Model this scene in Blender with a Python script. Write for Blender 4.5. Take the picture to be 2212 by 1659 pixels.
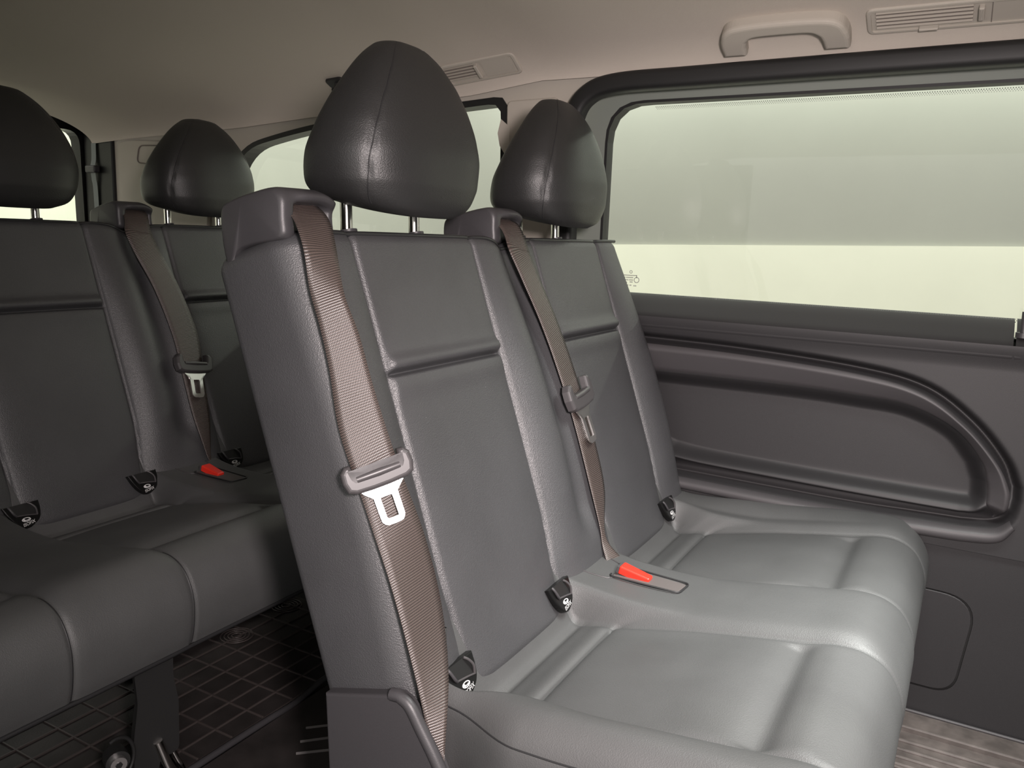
import bpy, bmesh, math, random
import numpy as np
from mathutils import Vector, Matrix

random.seed(4); rng = np.random.default_rng(4)
SC = bpy.context.scene
for o in list(bpy.data.objects): bpy.data.objects.remove(o, do_unlink=True)
COL = SC.collection

# ------------------------------------------------------------------ camera
# van axes: x to the front of the van, y towards its left side wall, z up, metres from the floor mat
FPX = 1768.94
rx = Vector((3206.0, 435.5, -FPX)).normalized()          # van x in camera (right, down, forward)
ry = Vector((1014.0, -279.5, FPX)).normalized()
rz = rx.cross(ry)
cam_d = bpy.data.cameras.new('camera'); cam = bpy.data.objects.new('camera', cam_d); COL.objects.link(cam)
cam_d.sensor_fit = 'HORIZONTAL'; cam_d.sensor_width = 36.0; cam_d.lens = 36.0 * FPX / 2212.0
cam_d.clip_start = 0.02
right = Vector((rx[0], ry[0], rz[0])); down = Vector((rx[1], ry[1], rz[1])); fwd = Vector((rx[2], ry[2], rz[2]))
M = Matrix((right, -down, -fwd)).transposed().to_4x4(); M.translation = Vector((0, 0, 1.0))
cam.matrix_world = M
SC.camera = cam

# ------------------------------------------------------------------ light and exposure
SC.view_settings.view_transform = 'Standard'; SC.view_settings.look = 'None'
SC.view_settings.exposure = 0.0; SC.view_settings.gamma = 1.0
SC.view_settings.use_curve_mapping = False
W = bpy.data.worlds.new('hall'); SC.world = W; W.use_nodes = True
W.node_tree.nodes['Background'].inputs[0].default_value = (1.0, 0.965, 0.93, 1)
W.node_tree.nodes['Background'].inputs[1].default_value = 1.10

def area(name, loc, target, sx, sy, power, color):
    l = bpy.data.lights.new(name, 'AREA'); l.shape = 'RECTANGLE'; l.size = sx; l.size_y = sy
    l.energy = power; l.color = color
    o = bpy.data.objects.new(name, l); COL.objects.link(o); o.location = loc
    o.rotation_euler = (Vector(target) - Vector(loc)).to_track_quat('-Z', 'Y').to_euler()
    return o
area('hall_tube_lamp', (0.2, 4.72, 2.20), (0.2, 4.74, 0.0), 6.4, 0.16, 50, (0.95, 1.0, 0.90))     # tube row washing the wall outside the windows
area('rear_hall_fill', (-5.2, 3.9, 2.5), (-5.2, 4.3, 0.0), 3.6, 0.25, 62, (0.95, 1.0, 0.90))  # added fill, brightens the wall behind the rear window and the rear pillars
seat_fill = area('cushion_fill_light', (0.12, 1.25, 1.46), (-0.08, 1.28, 0.42), 0.25, 0.8, 10.8, (0.97, 1.0, 0.96))
seat_fill.data.spread = math.radians(80)       # unseen fill light added to brighten the front cushions
area('camera_torch', (0.23, 0.0, 1.13), (-0.22, 0.95, 0.76), 0.14, 0.14, 13.0, (1.0, 0.88, 0.865)).data.spread = math.radians(94)   # the photographer's phone light

# ------------------------------------------------------------------ materials
def mat(name, color, rough=0.5, metal=0.0, spec=0.5, bump=None, var=None, coat=0.0):
    m = bpy.data.materials.new(name); m.use_nodes = True
    nt = m.node_tree; b = nt.nodes['Principled BSDF']
    b.inputs['Base Color'].default_value = (*color, 1); b.inputs['Roughness'].default_value = rough
    b.inputs['Metallic'].default_value = metal; b.inputs['Specular IOR Level'].default_value = spec
    b.inputs['Coat Weight'].default_value = coat
    tc = nt.nodes.new('ShaderNodeTexCoord')
    if var:
        nz = nt.nodes.new('ShaderNodeTexNoise'); nz.inputs['Scale'].default_value = var[0]; nz.inputs['Detail'].default_value = 4
        nt.links.new(tc.outputs['Object'], nz.inputs['Vector'])
        mx = nt.nodes.new('ShaderNodeMixRGB'); mx.blend_type = 'MULTIPLY'; mx.inputs[0].default_value = 1
        mx.inputs[1].default_value = (*color, 1)
        rp = nt.nodes.new('ShaderNodeMapRange'); rp.inputs[1].default_value = 0.3; rp.inputs[2].default_value = 0.7
        rp.inputs[3].default_value = 1 - var[1]; rp.inputs[4].default_value = 1 + var[1]
        nt.links.new(nz.outputs['Fac'], rp.inputs[0]); nt.links.new(rp.outputs[0], mx.inputs[2])
        nt.links.new(mx.outputs[0], b.inputs['Base Color'])
    if bump:
        kind, scale, strength, dist = bump
        if kind == 'voronoi':
            t = nt.nodes.new('ShaderNodeTexVoronoi'); t.feature = 'SMOOTH_F1'; t.inputs['Smoothness'].default_value = 0.4; out = 'Distance'
            nz2 = nt.nodes.new('ShaderNodeTexNoise'); nz2.inputs['Scale'].default_value = scale * .35
            nt.links.new(tc.outputs['Object'], nz2.inputs['Vector'])
            av = nt.nodes.new('ShaderNodeVectorMath'); av.operation = 'MULTIPLY_ADD'
            av.inputs[1].default_value = (2.2 / scale,) * 3
            nt.links.new(nz2.outputs['Color'], av.inputs[0]); nt.links.new(tc.outputs['Object'], av.inputs[2])
            nt.links.new(av.outputs[0], t.inputs['Vector'])
        else:
            t = nt.nodes.new('ShaderNodeTexNoise'); t.inputs['Detail'].default_value = 3; out = 'Fac'
            nt.links.new(tc.outputs['Object'], t.inputs['Vector'])
        t.inputs['Scale'].default_value = scale
        bp = nt.nodes.new('ShaderNodeBump'); bp.inputs['Strength'].default_value = strength; bp.inputs['Distance'].default_value = dist
        nt.links.new(t.outputs[out], bp.inputs['Height']); nt.links.new(bp.outputs[0], b.inputs['Normal'])
    return m

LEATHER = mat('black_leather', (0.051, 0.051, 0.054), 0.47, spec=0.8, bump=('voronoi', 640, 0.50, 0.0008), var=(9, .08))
SEATLEATHER = mat('lit_black_seat_leather', (0.070, 0.071, 0.071), 0.54, spec=0.6, bump=('voronoi', 640, 0.34, 0.0007), var=(9, .08))  # same black leather, lightened to paint in light on the cushions
HEADLEATHER = mat('black_headrest_leather', (0.018, 0.018, 0.018), 0.46, spec=0.65, bump=('voronoi', 620, 0.34, 0.0007))
PIPING = mat('black_piping', (0.020, 0.020, 0.021), 0.45)
PLASTIC = mat('black_plastic', (0.045, 0.043, 0.046), 0.42, bump=('noise', 900, 0.25, 0.0006))
GLOSS = mat('gloss_black_plastic', (0.006, 0.006, 0.006), 0.34, spec=.3)
DOORP = mat('charcoal_door_plastic', (0.019, 0.018, 0.0192), 0.55, bump=('noise', 1100, 0.25, 0.0006))
DOORL = mat('lit_door_plastic', (0.050, 0.0465, 0.049), 0.5, bump=('noise', 1100, 0.25, 0.0006))  # door plastic lightened to paint in light on the band and ledges
RUBBER = mat('black_rubber', (0.010, 0.010, 0.010), 0.55)
FLOORM = mat('black_floor_mat', (0.030, 0.026, 0.025), 0.5, bump=('noise', 300, 0.3, 0.001), var=(14, .35))
RIBM = mat('pale_mat_rib', (0.060, 0.050, 0.047), 0.42)  # ribs and rings paler than the mat
SILLM = mat('brown_grey_sill', (0.10, 0.085, 0.078), 0.5, var=(30, .3))
FABRIC = mat('grey_beige_headliner', (0.56, 0.507, 0.445), 0.95, spec=0.1, bump=('noise', 700, 0.35, 0.001))
TRIMB = mat('grey_beige_plastic', (0.46, 0.425, 0.37), 0.6, spec=0.3, bump=('noise', 900, 0.15, 0.0005))
VENTD = mat('vent_gap', (0.20, 0.175, 0.155), 0.8)
CHROME = mat('chrome', (0.75, 0.73, 0.70), 0.13, metal=1)
STEEL = mat('bright_steel', (0.86, 0.84, 0.83), 0.32, metal=1)
IRON = mat('dark_painted_steel', (0.020, 0.020, 0.020), 0.4, spec=.5)
RED = mat('red_plastic', (0.80, 0.035, 0.02), 0.3)
WHITE = mat('white_print', (0.75, 0.75, 0.75), 0.6)
SLEEVE = mat('grey_black_plastic', (0.060, 0.056, 0.058), 0.38)
REVEAL = mat('grey_green_window_reveal', (0.19, 0.21, 0.185), 0.6)
STAMPM = mat('grey_glass_print', (0.30, 0.31, 0.27), 0.7)
POCKETM = mat('grey_pocket_lining', (0.09, 0.078, 0.075), 0.8)
PANELU = mat('grey_wall_panel', (0.35, 0.352, 0.325), 0.6, var=(1.2, .05))
PANELL = mat('white_wall_panel', (0.83, 0.84, 0.735), 0.6, var=(1.5, .04))
CONC = mat('light_concrete', (0.62, 0.60, 0.57), 0.8, var=(2, .1))

def belt_material():
    m = bpy.data.materials.new('brown_black_webbing'); m.use_nodes = True; nt = m.node_tree; b = nt.nodes['Principled BSDF']
    b.inputs['Roughness'].default_value = 0.37; b.inputs['Specular IOR Level'].default_value = 0.9
    b.inputs['Sheen Weight'].default_value = 0.0; b.inputs['Sheen Roughness'].default_value = 0.4
    uv = nt.nodes.new('ShaderNodeUVMap'); sp = nt.nodes.new('ShaderNodeSeparateXYZ'); nt.links.new(uv.outputs[0], sp.inputs[0])
    def math_(op, a, v=None, c=None):
        n = nt.nodes.new('ShaderNodeMath'); n.operation = op
        if hasattr(a, 'links'): nt.links.new(a, n.inputs[0])
        else: n.inputs[0].default_value = a
        if v is not None:
            if hasattr(v, 'links'): nt.links.new(v, n.inputs[1])
            else: n.inputs[1].default_value = v
        return n.outputs[0]
    rows = math_('SINE', math_('MULTIPLY', math_('ADD', sp.outputs[1], math_('MULTIPLY', sp.outputs[0], 0.12)), 2 * math.pi / 0.0034))
    cols = math_('SINE', math_('MULTIPLY', sp.outputs[0], 2 * math.pi / 0.0021))
    h = math_('ADD', math_('MULTIPLY', rows, 0.6), math_('MULTIPLY', math_('MULTIPLY', rows, cols), 0.4))
    mr = nt.nodes.new('ShaderNodeMapRange'); mr.inputs[1].default_value = -1; mr.inputs[2].default_value = 1
    nt.links.new(h, mr.inputs[0])
    cr = nt.nodes.new('ShaderNodeMixRGB'); cr.inputs[1].default_value = (0.007, 0.0055, 0.005, 1); cr.inputs[2].default_value = (0.125, 0.094, 0.083, 1)
    nt.links.new(mr.outputs[0], cr.inputs[0]); nt.links.new(cr.outputs[0], b.inputs['Base Color'])
    bp = nt.nodes.new('ShaderNodeBump'); bp.inputs['Strength'].default_value = 0.45; bp.inputs['Distance'].default_value = 0.0007
    nt.links.new(h, bp.inputs['Height']); nt.links.new(bp.outputs[0], b.inputs['Normal'])
    return m
BELT = belt_material()

def glass_material():
    m = bpy.data.materials.new('tinted_glass'); m.use_nodes = True; nt = m.node_tree
    nt.nodes.remove(nt.nodes['Principled BSDF']); out = nt.nodes['Material Output']
    tr = nt.nodes.new('ShaderNodeBsdfTransparent'); tr.inputs[0].default_value = (0.91, 0.935, 0.875, 1)
    gl = nt.nodes.new('ShaderNodeBsdfGlossy'); gl.inputs['Roughness'].default_value = 0.02
    fr = nt.nodes.new('ShaderNodeFresnel'); fr.inputs[0].default_value = 1.45
    mx = nt.nodes.new('ShaderNodeMixShader')
    nt.links.new(fr.outputs[0], mx.inputs[0]); nt.links.new(tr.outputs[0], mx.inputs[1]); nt.links.new(gl.outputs[0], mx.inputs[2])
    nt.links.new(mx.outputs[0], out.inputs[0])
    return m
GLASS = glass_material()

# ------------------------------------------------------------------ mesh helpers
def obj(name, verts, faces, material, parent=None, smooth=True, uvs=None, flip=False):
    me = bpy.data.meshes.new(name)
    base = parent_base(parent)
    v = np.asarray(verts, float) - np.array(base)
    if flip: faces = [tuple(reversed(f)) for f in faces]
    me.from_pydata(v.tolist(), [], [tuple(f) for f in faces])
    me.materials.append(material)
    if smooth: me.polygons.foreach_set('use_smooth', [True] * len(me.polygons))
    if uvs is not None:
        ul = me.uv_layers.new(name='UVMap')
        for li, l in enumerate(me.loops): ul.data[li].uv = uvs[l.vertex_index]
    me.update()
    o = bpy.data.objects.new(name, me); COL.objects.link(o)
    if parent: o.parent = parent
    return o
BASE = {}
def parent_base(p):
    return BASE.get(p.name, (0, 0, 0)) if p else (0, 0, 0)
def thing(name, label, cat, loc, group=None):
    o = bpy.data.objects.new(name, None); COL.objects.link(o); o.location = loc; o.empty_display_size = .05
    BASE[o.name] = tuple(loc); tag(o, label, cat, group); return o
def tag(o, label=None, cat=None, group=None):
    if label: o['label'] = label
    if cat: o['category'] = cat
    if group: o['group'] = group
    return o
def struct(o):
    o['kind'] = 'structure'; return o
def mark(child, parent):                        # sub-parts share their parent's base point
    BASE[child.name] = parent_base(parent)
    return child
def grid(nu, nv, closed_u=False):
    f = []
    for j in range(nv - 1):
        for i in range(nu if closed_u else nu - 1):
            a = j * nu + i; b = j * nu + (i + 1) % nu
            f.append((a, b, b + nu, a + nu))
    return f
def bez(pts, n):                                # smooth path through points (Catmull-Rom)
    P = np.asarray(pts, float); out = []
    P = np.vstack([2 * P[0] - P[1], P, 2 * P[-1] - P[-2]])
    segs = len(P) - 3
    for k in range(n):
        t = k / (n - 1) * segs; i = min(int(t), segs - 1); t -= i
        p0, p1, p2, p3 = P[i:i + 4]
        out.append(.5 * ((2 * p1) + (-p0 + p2) * t + (2 * p0 - 5 * p1 + 4 * p2 - p3) * t * t + (-p0 + 3 * p1 - 3 * p2 + p3) * t ** 3))
    return np.array(out)
def sweep(name, path, section, material, parent=None, up=(0, 0, 1), scale=None, caps=True, closed=False, smooth=True):
    P = np.asarray(path, float); n = len(P); V = []; m = len(section)
    for i in range(n):
        a = P[(i + 1) % n] if closed else P[min(i + 1, n - 1)]; b = P[i - 1] if (closed or i) else P[0]
        t = a - b; t /= np.linalg.norm(t)
        s = np.cross(np.array(up, float), t)
        s /= np.linalg.norm(s); u = np.cross(t, s); k = scale[i] if scale is not None else 1
        for (p, q) in section: V.append(P[i] + s * p * k + u * q * k)
    F = grid(m, n, True)
    if closed:
        for i in range(m): F.append(((n - 1) * m + i, (n - 1) * m + (i + 1) % m, (i + 1) % m, i))
    elif caps:
        k0 = len(V); V += [V[i] for i in range(m)] + [V[(n - 1) * m + i] for i in range(m)]
        F.append(tuple(reversed(range(k0, k0 + m)))); F.append(tuple(range(k0 + m, k0 + 2 * m)))
    return obj(name, V, F, material, parent, smooth)
def circ(r, n=12): return [(r * math.cos(2 * math.pi * i / n), r * math.sin(2 * math.pi * i / n)) for i in range(n)]
def rrect(w, h, r, n=5):                        # rounded rectangle outline, counter-clockwise
    out = []
    for cx, cy, a0 in ((w / 2 - r, h / 2 - r, 0), (-w / 2 + r, h / 2 - r, 90), (-w / 2 + r, -h / 2 + r, 180), (w / 2 - r, -h / 2 + r, 270)):
        for k in range(n):
            a = math.radians(a0 + 90 * k / (n - 1)); out.append((cx + r * math.cos(a), cy + r * math.sin(a)))
    return out
def tube(name, path, r, material, parent=None, up=(0, 0, 1), n=10): return sweep(name, path, circ(r, n), material, parent, up)
def frame(o, ex, ey, ez):                       # local (a, b, c) -> world
    o, ex, ey, ez = [np.array(k, float) for k in (o, ex, ey, ez)]
    return lambda a, b, c: o + ex * a + ey * b + ez * c
def plate(name, outline, depth, fr, material, parent=None, bevel=0.0, hole=None, smooth=False, c0=0.0):
    """a flat piece: outline in the frame's a-b plane, from c0 to c0+depth, with a bevelled front rim and maybe a hole"""
    n = len(outline); V = []; F = []
    O = np.array(outline); cen = O.mean(0)
    def inset(Q, d):
        out = []
        for i in range(len(Q)):
            a, b, c = Q[i - 1], Q[i], Q[(i + 1) % len(Q)]
            e1 = (b - a); e2 = (c - b); n1 = np.array((-e1[1], e1[0])); n2 = np.array((-e2[1], e2[0]))
            n1 = n1 / (np.linalg.norm(n1) + 1e-12); n2 = n2 / (np.linalg.norm(n2) + 1e-12)
            nn = n1 + n2; nn /= max(1e-6, np.linalg.norm(nn)); k = max(.4, nn @ n1)
            out.append(b + nn * d / k)
        return np.array(out)
    rings = [(O, c0)]
    if bevel > 0: rings += [(inset(O, bevel * (1 - math.cos(t_))), c0 + depth - bevel * (1 - math.sin(t_))) for t_ in (0, .4, .8, 1.2, math.pi / 2)]
    else: rings += [(O, c0 + depth)]
    for Q, c in rings:
        for p in Q: V.append(fr(p[0], p[1], c))
    for j in range(len(rings) - 1):
        for i in range(n): F.append((j * n + i, j * n + (i + 1) % n, (j + 1) * n + (i + 1) % n, (j + 1) * n + i))
    top = (len(rings) - 1) * n
    if hole is None:
        F.append(tuple(range(top, top + n))); F.append(tuple(reversed(range(n))))
    else:
        H = np.array(hole); assert len(H) == n; h0 = len(V)
        for c in (c0, c0 + depth):
            for p in H: V.append(fr(p[0], p[1], c))
        for i in range(n):
            k = (i + 1) % n
            F.append((top + i, top + k, h0 + n + k, h0 + n + i)); F.append((k, i, h0 + i, h0 + k)); F.append((h0 + i, h0 + n + i, h0 + n + k, h0 + k))
    return obj(name, V, F, material, parent, smooth)
def box(name, x0, x1, y0, y1, z0, z1, material, parent=None, bevel=0.0):
    bm = bmesh.new(); bmesh.ops.create_cube(bm, size=1)
    for v in bm.verts: v.co = Vector(((x0 + x1) / 2 + v.co.x * (x1 - x0), (y0 + y1) / 2 + v.co.y * (y1 - y0), (z0 + z1) / 2 + v.co.z * (z1 - z0)))
    if bevel: bmesh.ops.bevel(bm, geom=bm.edges[:] , offset=bevel, segments=2, affect='EDGES', profile=.5)
    V = [tuple(v.co) for v in bm.verts]; bm.verts.index_update(); F = [[v.index for v in f.verts] for f in bm.faces]; bm.free()
    return obj(name, V, F, material, parent, False)
def resample(P, n, closed=True):
    P = np.asarray(P, float); Q = np.vstack([P, P[:1]]) if closed else P
    s = np.r_[0, np.cumsum(np.linalg.norm(np.diff(Q, axis=0), axis=1))]
    t = np.linspace(0, s[-1], n, endpoint=not closed)
    return np.stack([np.interp(t, s, Q[:, k]) for k in range(Q.shape[1])], 1)
def sdf(X, Z, poly):                            # signed distance, negative inside
    P = np.asarray(poly, float); d = np.full(X.shape, 1e9); ins = np.zeros(X.shape, bool)
    for i in range(len(P)):
        a, b = P[i], P[(i + 1) % len(P)]; e = b - a
        t = np.clip(((X - a[0]) * e[0] + (Z - a[1]) * e[1]) / (e @ e + 1e-12), 0, 1)
        d = np.minimum(d, np.hypot(X - a[0] - t * e[0], Z - a[1] - t * e[1]))
        with np.errstate(divide='ignore', invalid='ignore'):
            c = ((a[1] > Z) != (b[1] > Z)) & (X < (b[0] - a[0]) * (Z - a[1]) / (b[1] - a[1] + 1e-15) + a[0])
        ins ^= c
    return np.where(ins, -d, d)
def sm(a, b, x):
    t = np.clip((x - a) / (b - a), 0, 1); return t * t * (3 - 2 * t)
def gauss(x, w): return np.exp(-(x / w) ** 2)

# ------------------------------------------------------------------ the hall outside the van
struct(box('floor_hall', -9, 6, -4, 5.2, -0.62, -0.52, CONC))
wall_o = struct(box('wall_hall_left', -9, 6, 5.0, 5.2, -0.6, 3.2, PANELU))
fr = frame((0, 5.0, 0), (1, 0, 0), (0, 0, 1), (0, -1, 0))
struct(plate('trim_1', [(-9, -.5), (3, -.5), (3, 1.135), (-9, .765)], 0.03, fr, PANELL))
struct(box('wall_hall_rear', -7.2, -7.0, -4, 5.0, -0.6, 3.2, PANELL))

# ------------------------------------------------------------------ headliner
def zedge(x): return np.interp(x, [-2.85, -2.6, -2.05, -1.76, -1.2, -1.0, 2], [1.27, 1.285, 1.305, 1.325, 1.36, 1.385, 1.392])
def zcrown(x):
    return np.interp(x, [-2.80, -2.50, -2.46, -2.3, -1.9, -1.5, -1.1, 2], [1.386, 1.388, 1.394, 1.420, 1.466, 1.495, 1.515, 1.520])
YC, YH = 1.0, 0.885
def headz(x, y):
    t = np.abs((y - YC) / YH); g = np.clip(1 - t ** 4, 0, 1) ** .6
    z = zedge(x) + (zcrown(x) - zedge(x)) * g
    z = z + .006 * gauss(x + 1.22 + .25 * (y - 1.0), .10) * np.clip(1 - t ** 2, 0, 1)          # soft cross swage in the cloth
    z = z + .005 * gauss(x + .62 + .15 * (y - 1.0), .12) * np.clip(1 - t ** 2, 0, 1)
    return z
xs = np.linspace(-2.80, 1.6, 150); th = np.linspace(-1, 1, 90); ys = YC + YH * np.sin(th * math.pi / 2)
Xg, Yg = np.meshgrid(xs, ys); Zg = headz(Xg, Yg)
ceil = struct(obj('ceiling', np.stack([Xg, Yg, Zg], -1).reshape(-1, 3), grid(150, 90), FABRIC))
def roofframe(x, y):                            # frame tangent to the headliner: a along x, b up the slope, c out of the cloth
    e = 1e-3; p = np.array((x, y, float(headz(x, y))))
    ex = np.array((1, 0, float(headz(x + e, y) - headz(x - e, y)) / (2 * e))); ex /= np.linalg.norm(ex)
    ey = -np.array((0, 1, float(headz(x, y + e) - headz(x, y - e)) / (2 * e))); ey -= ex * (ey @ ex); ey /= np.linalg.norm(ey)
    ez = np.cross(ex, ey)
    if ez[2] > 0: ez = -ez
    return frame(p, ex, ey, ez)
struct(box('roof_1', -2.86, 1.7, .02, 2.02, 1.56, 1.60, RUBBER))

# ------------------------------------------------------------------ left wall, its pillars and windows
YW = 1.90
def rounded(pts, r, n=6):
    out = []; P = [np.array(p, float) for p in pts]
    for i, p in enumerate(P):
        a, b = P[i - 1], P[(i + 1) % len(P)]; rr = r[i] if hasattr(r, '__len__') else r
        ea = (a - p) / np.linalg.norm(a - p); eb = (b - p) / np.linalg.norm(b - p)
        for k in range(n):
            t = k / (n - 1); q0 = p + ea * rr; q1 = p + eb * rr
            out.append((1 - t) ** 2 * q0 + 2 * t * (1 - t) * p + t * t * q1)
    return np.array(out)
WIN1 = rounded([(-.865, .80), (1.2, .80), (1.2, 1.372), (-.865, 1.345)], (.03, .03, .06, .11), 10)     # aperture of the big window
DOORO = rounded([(-.945, .60), (1.35, .60), (1.35, 1.412), (-.945, 1.392)], (.03, .03, .06, .13), 10)   # outer edge of the black seal
WIN2 = rounded([(-2.20, .82), (-1.095, .82), (-1.105, 1.355), (-1.76, 1.312), (-2.10, 1.245)], (.05, .05, .035, .20, .12), 10)
# pillar sheet: a grid in (x, z) whose cells inside an aperture are dropped and whose rim follows the aperture outline
def sheet(name, poly, holes, depth_fn, step, material, parent=None, flip=False):
    bm = bmesh.new()
    def loop(P): 
        vs = [bm.verts.new((p[0], 0, p[1])) for p in P]
        return [bm.edges.new((vs[i], vs[(i + 1) % len(vs)])) for i in range(len(vs))]
    ed = loop(poly)
    for h in holes: ed += loop(h)
    bmesh.ops.triangle_fill(bm, edges=ed, use_beauty=True)
    bm.verts.index_update(); V = []
    for v in bm.verts: V.append((v.co.x, depth_fn(v.co.x, v.co.z), v.co.z))
    F = [[v.index for v in f.verts] for f in bm.faces]; bm.free()
    return obj(name, V, F, material, parent, False)
poly = [(-2.70, .0), (-.90, .0), (-.90, .9), (-.90, 1.0), (-.90, 1.28), (-.866, 1.336), (-.79, 1.36), (-.3, 1.368), (1.4, 1.376), (1.4, 1.45), (-2.6, 1.45), (-2.70, 1.45)]
wl = struct(sheet('wall_left', poly, [WIN2], lambda x, z: YW, .1, TRIMB))
BASE[wl.name] = (0, 0, 0)
# pillar covers stand proud of the wall below the seam of the headliner
fw = frame((0, YW, 0), (1, 0, 0), (0, 0, 1), (0, -1, 0))
plate('pillar_cover', rounded([(-2.665, .7), (-2.245, .7), (-2.21, 1.10), (-2.12, 1.262), (-2.60, 1.283), (-2.665, 1.275)], (.01, .01, .1, .02, .02, .02)), .012, fw, TRIMB, wl, bevel=.006)
plate('pillar_cover', rounded([(-1.085, .7), (-.96, .7), (-.955, 1.345), (-1.10, 1.342)], .015), .012, fw, TRIMB, wl, bevel=.005)
o = sweep('airbag_cover_groove', [(p[0], YW - .0135, p[1]) for p in rounded([(-2.56, 1.205), (-2.36, 1.19), (-2.36, 1.258), (-2.545, 1.262)], .02)], circ(.0022, 6), VENTD, wl, up=(0, 1, 0), closed=True)
plate('hook_and_shade_spot', [(-1.108, 1.29), (-1.088, 1.275), (-1.085, 1.20), (-1.108, 1.232), (-1.115, 1.262)], .02, fw, TRIMB, wl, bevel=.004, c0=.0)
# rear quarter window
w2 = struct(bpy.data.objects.new('window_2', None)); COL.objects.link(w2); w2.location = (-1.65, YW, 1.1); BASE[w2.name] = (-1.65, YW, 1.1)
def ring(name, outer, inner, y0, y1, material, parent, n=120):
    """a flat frame between two outlines with the two rims running from y0 (inside the van) to y1"""
    a = resample(outer, n); b = resample(inner, n)
    k = int(np.argmin(((b - a[0]) ** 2).sum(1))); b = np.roll(b, -k, 0)
    V = [(p[0], y0, p[1]) for p in a] + [(p[0], y0, p[1]) for p in b] + [(p[0], y1, p[1]) for p in a] + [(p[0], y1, p[1]) for p in b]; F = []
    for i in range(n):
        j = (i + 1) % n
        F += [(i, j, n + j, n + i), (n + i, n + j, 3 * n + j, 3 * n + i), (2 * n + i, 3 * n + i, 3 * n + j, 2 * n + j), (i, 2 * n + i, 2 * n + j, j)]
    return obj(name, V, F, material, parent, False)
def scaled(P, d):
    P = np.asarray(P); c = (P.max(0) + P.min(0)) / 2; h = (P.max(0) - P.min(0)) / 2
    return c + (P - c) * (1 - d / h)
ring('window_seal', scaled(WIN2, -.002), scaled(WIN2, .016), YW - .004, YW + .05, RUBBER, w2)
def pane(name, poly, y, t, parent):
    n = len(poly); V = [(p[0], y, p[1]) for p in poly]
    return obj(name, V, [tuple(range(n))], GLASS, parent, False)
pane('pane', scaled(WIN2, .008), YW + .045, .004, w2)

# big fixed window of the left sliding door
d1 = struct(bpy.data.objects.new('door_1', None)); COL.objects.link(d1); d1.location = (-.2, 1.9, .45); BASE[d1.name] = (-.2, 1.9, .45)
w1 = struct(bpy.data.objects.new('window_1', None)); COL.objects.link(w1); w1.location = (.1, 1.93, 1.1); BASE[w1.name] = (.1, 1.93, 1.1)
def top_run(P, zmin):                           # part of an outline above zmin, starting at its lower left
    P = resample(P, 400); c = P[P[:, 1] > zmin]; s = np.argsort(np.arctan2(c[:, 1] - .9, -(c[:, 0] - .1))); return c[s]
# door seal: fat black moulding following the rounded top rear corner of the doorway
seal = bez([(-.905, 1.872, .40), (-.905, 1.872, .86), (-.905, 1.870, 1.20), (-.898, 1.868, 1.285), (-.865, 1.865, 1.338), (-.79, 1.862, 1.362), (-.60, 1.860, 1.366), (-.2, 1.858, 1.370), (.4, 1.857, 1.374), (1.3, 1.857, 1.378)], 70)
sec = [(q * 1.0, p) for p, q in rrect(.047, .045, .014, 5)]
sweep('door_seal', seal, sec, RUBBER, d1, up=(0, 1, 0))
INN = rounded([(-.838, .80), (1.2, .80), (1.2, 1.362), (-.838, 1.340)], (.03, .03, .05, .10), 10)
GLS = rounded([(-.838, .83), (1.2, .83), (1.2, 1.345), (-.838, 1.332)], (.03, .03, .05, .09), 10)
ring('window_reveal', scaled(WIN1, -.05), [(p[0], p[1]) for p in GLS], 1.93, 1.97, REVEAL, w1, 160)
ring('glass_gasket', scaled(GLS, -.001), scaled(GLS, .0055), 1.9285, 1.965, RUBBER, w1, 160)
pane('pane', scaled(GLS, .002), 1.950, .004, w1)
# dotted ceramic band: small black dots along the top and bottom edges of the pane
V = []; F = []
def dots(path, r):
    for p in path:
        k = len(V)
        for i in range(6): V.append((p[0] + r * math.cos(i * math.pi / 3), 1.9485, p[1] + r * math.sin(i * math.pi / 3)))
        F.append(tuple(range(k, k + 6)))
for row in range(3):
    xx = np.arange(-.72, .35, .0046) + row * .0023
    dots(np.stack([xx, np.interp(xx, [-.72, .35], [1.3265, 1.334]) - .0065 - row * .003], 1), .0011 - row * .0002)
    dots(np.stack([xx, np.full_like(xx, .8675) + row * .003], 1), .0011 - row * .0002)
cd = obj('ceramic_dots', V, F, RUBBER, w1, False); cd['kind'] = 'stuff'
# maker's stamp printed on the pane
st = [np.array(p) for p in ()]
fs = frame((-.768, 1.9482, .915), (1, 0, 0), (0, 0, 1), (0, -1, 0))
V = []; F = []
def bar(x0, x1, z0, z1):
    k = len(V); V.extend([fs(x0, z0, 0), fs(x1, z0, 0), fs(x1, z1, 0), fs(x0, z1, 0)]); F.append((k, k + 1, k + 2, k + 3))
def annulus(x, z, r, r2, n=14):
    for i in range(n):
        a, b = 2 * math.pi * i / n, 2 * math.pi * (i + 1) / n; k = len(V)
        V.extend([fs(x + r * math.cos(a), z + r * math.sin(a), 0), fs(x + r * math.cos(b), z + r * math.sin(b), 0), fs(x + r2 * math.cos(b), z + r2 * math.sin(b), 0), fs(x + r2 * math.cos(a), z + r2 * math.sin(a), 0)])
        F.append((k, k + 1, k + 2, k + 3))
annulus(.010, .0105, .0042, .0026); annulus(.026, -.009, .0075, .0055)
bar(-.02, .026, .001, .003); bar(.0245, .0265, -.004, .003)
for (x0, x1, z) in ((-.02, -.004, -.0035), (-.002, .0165, -.0035), (-.02, .004, -.0095), (.006, .017, -.0095), (-.015, .002, -.016), (.0, .006, -.0225), (.008, .016, -.0145), (.008, .013, -.0225), (.0185, .027, -.0235)):
    xx = x0
    while xx < x1 - .001: bar(xx, min(x1, xx + .0021), z - .0016, z + .0016); xx += .0028
obj('glass_stamp', V, F, STAMPM, w1, False)

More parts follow.
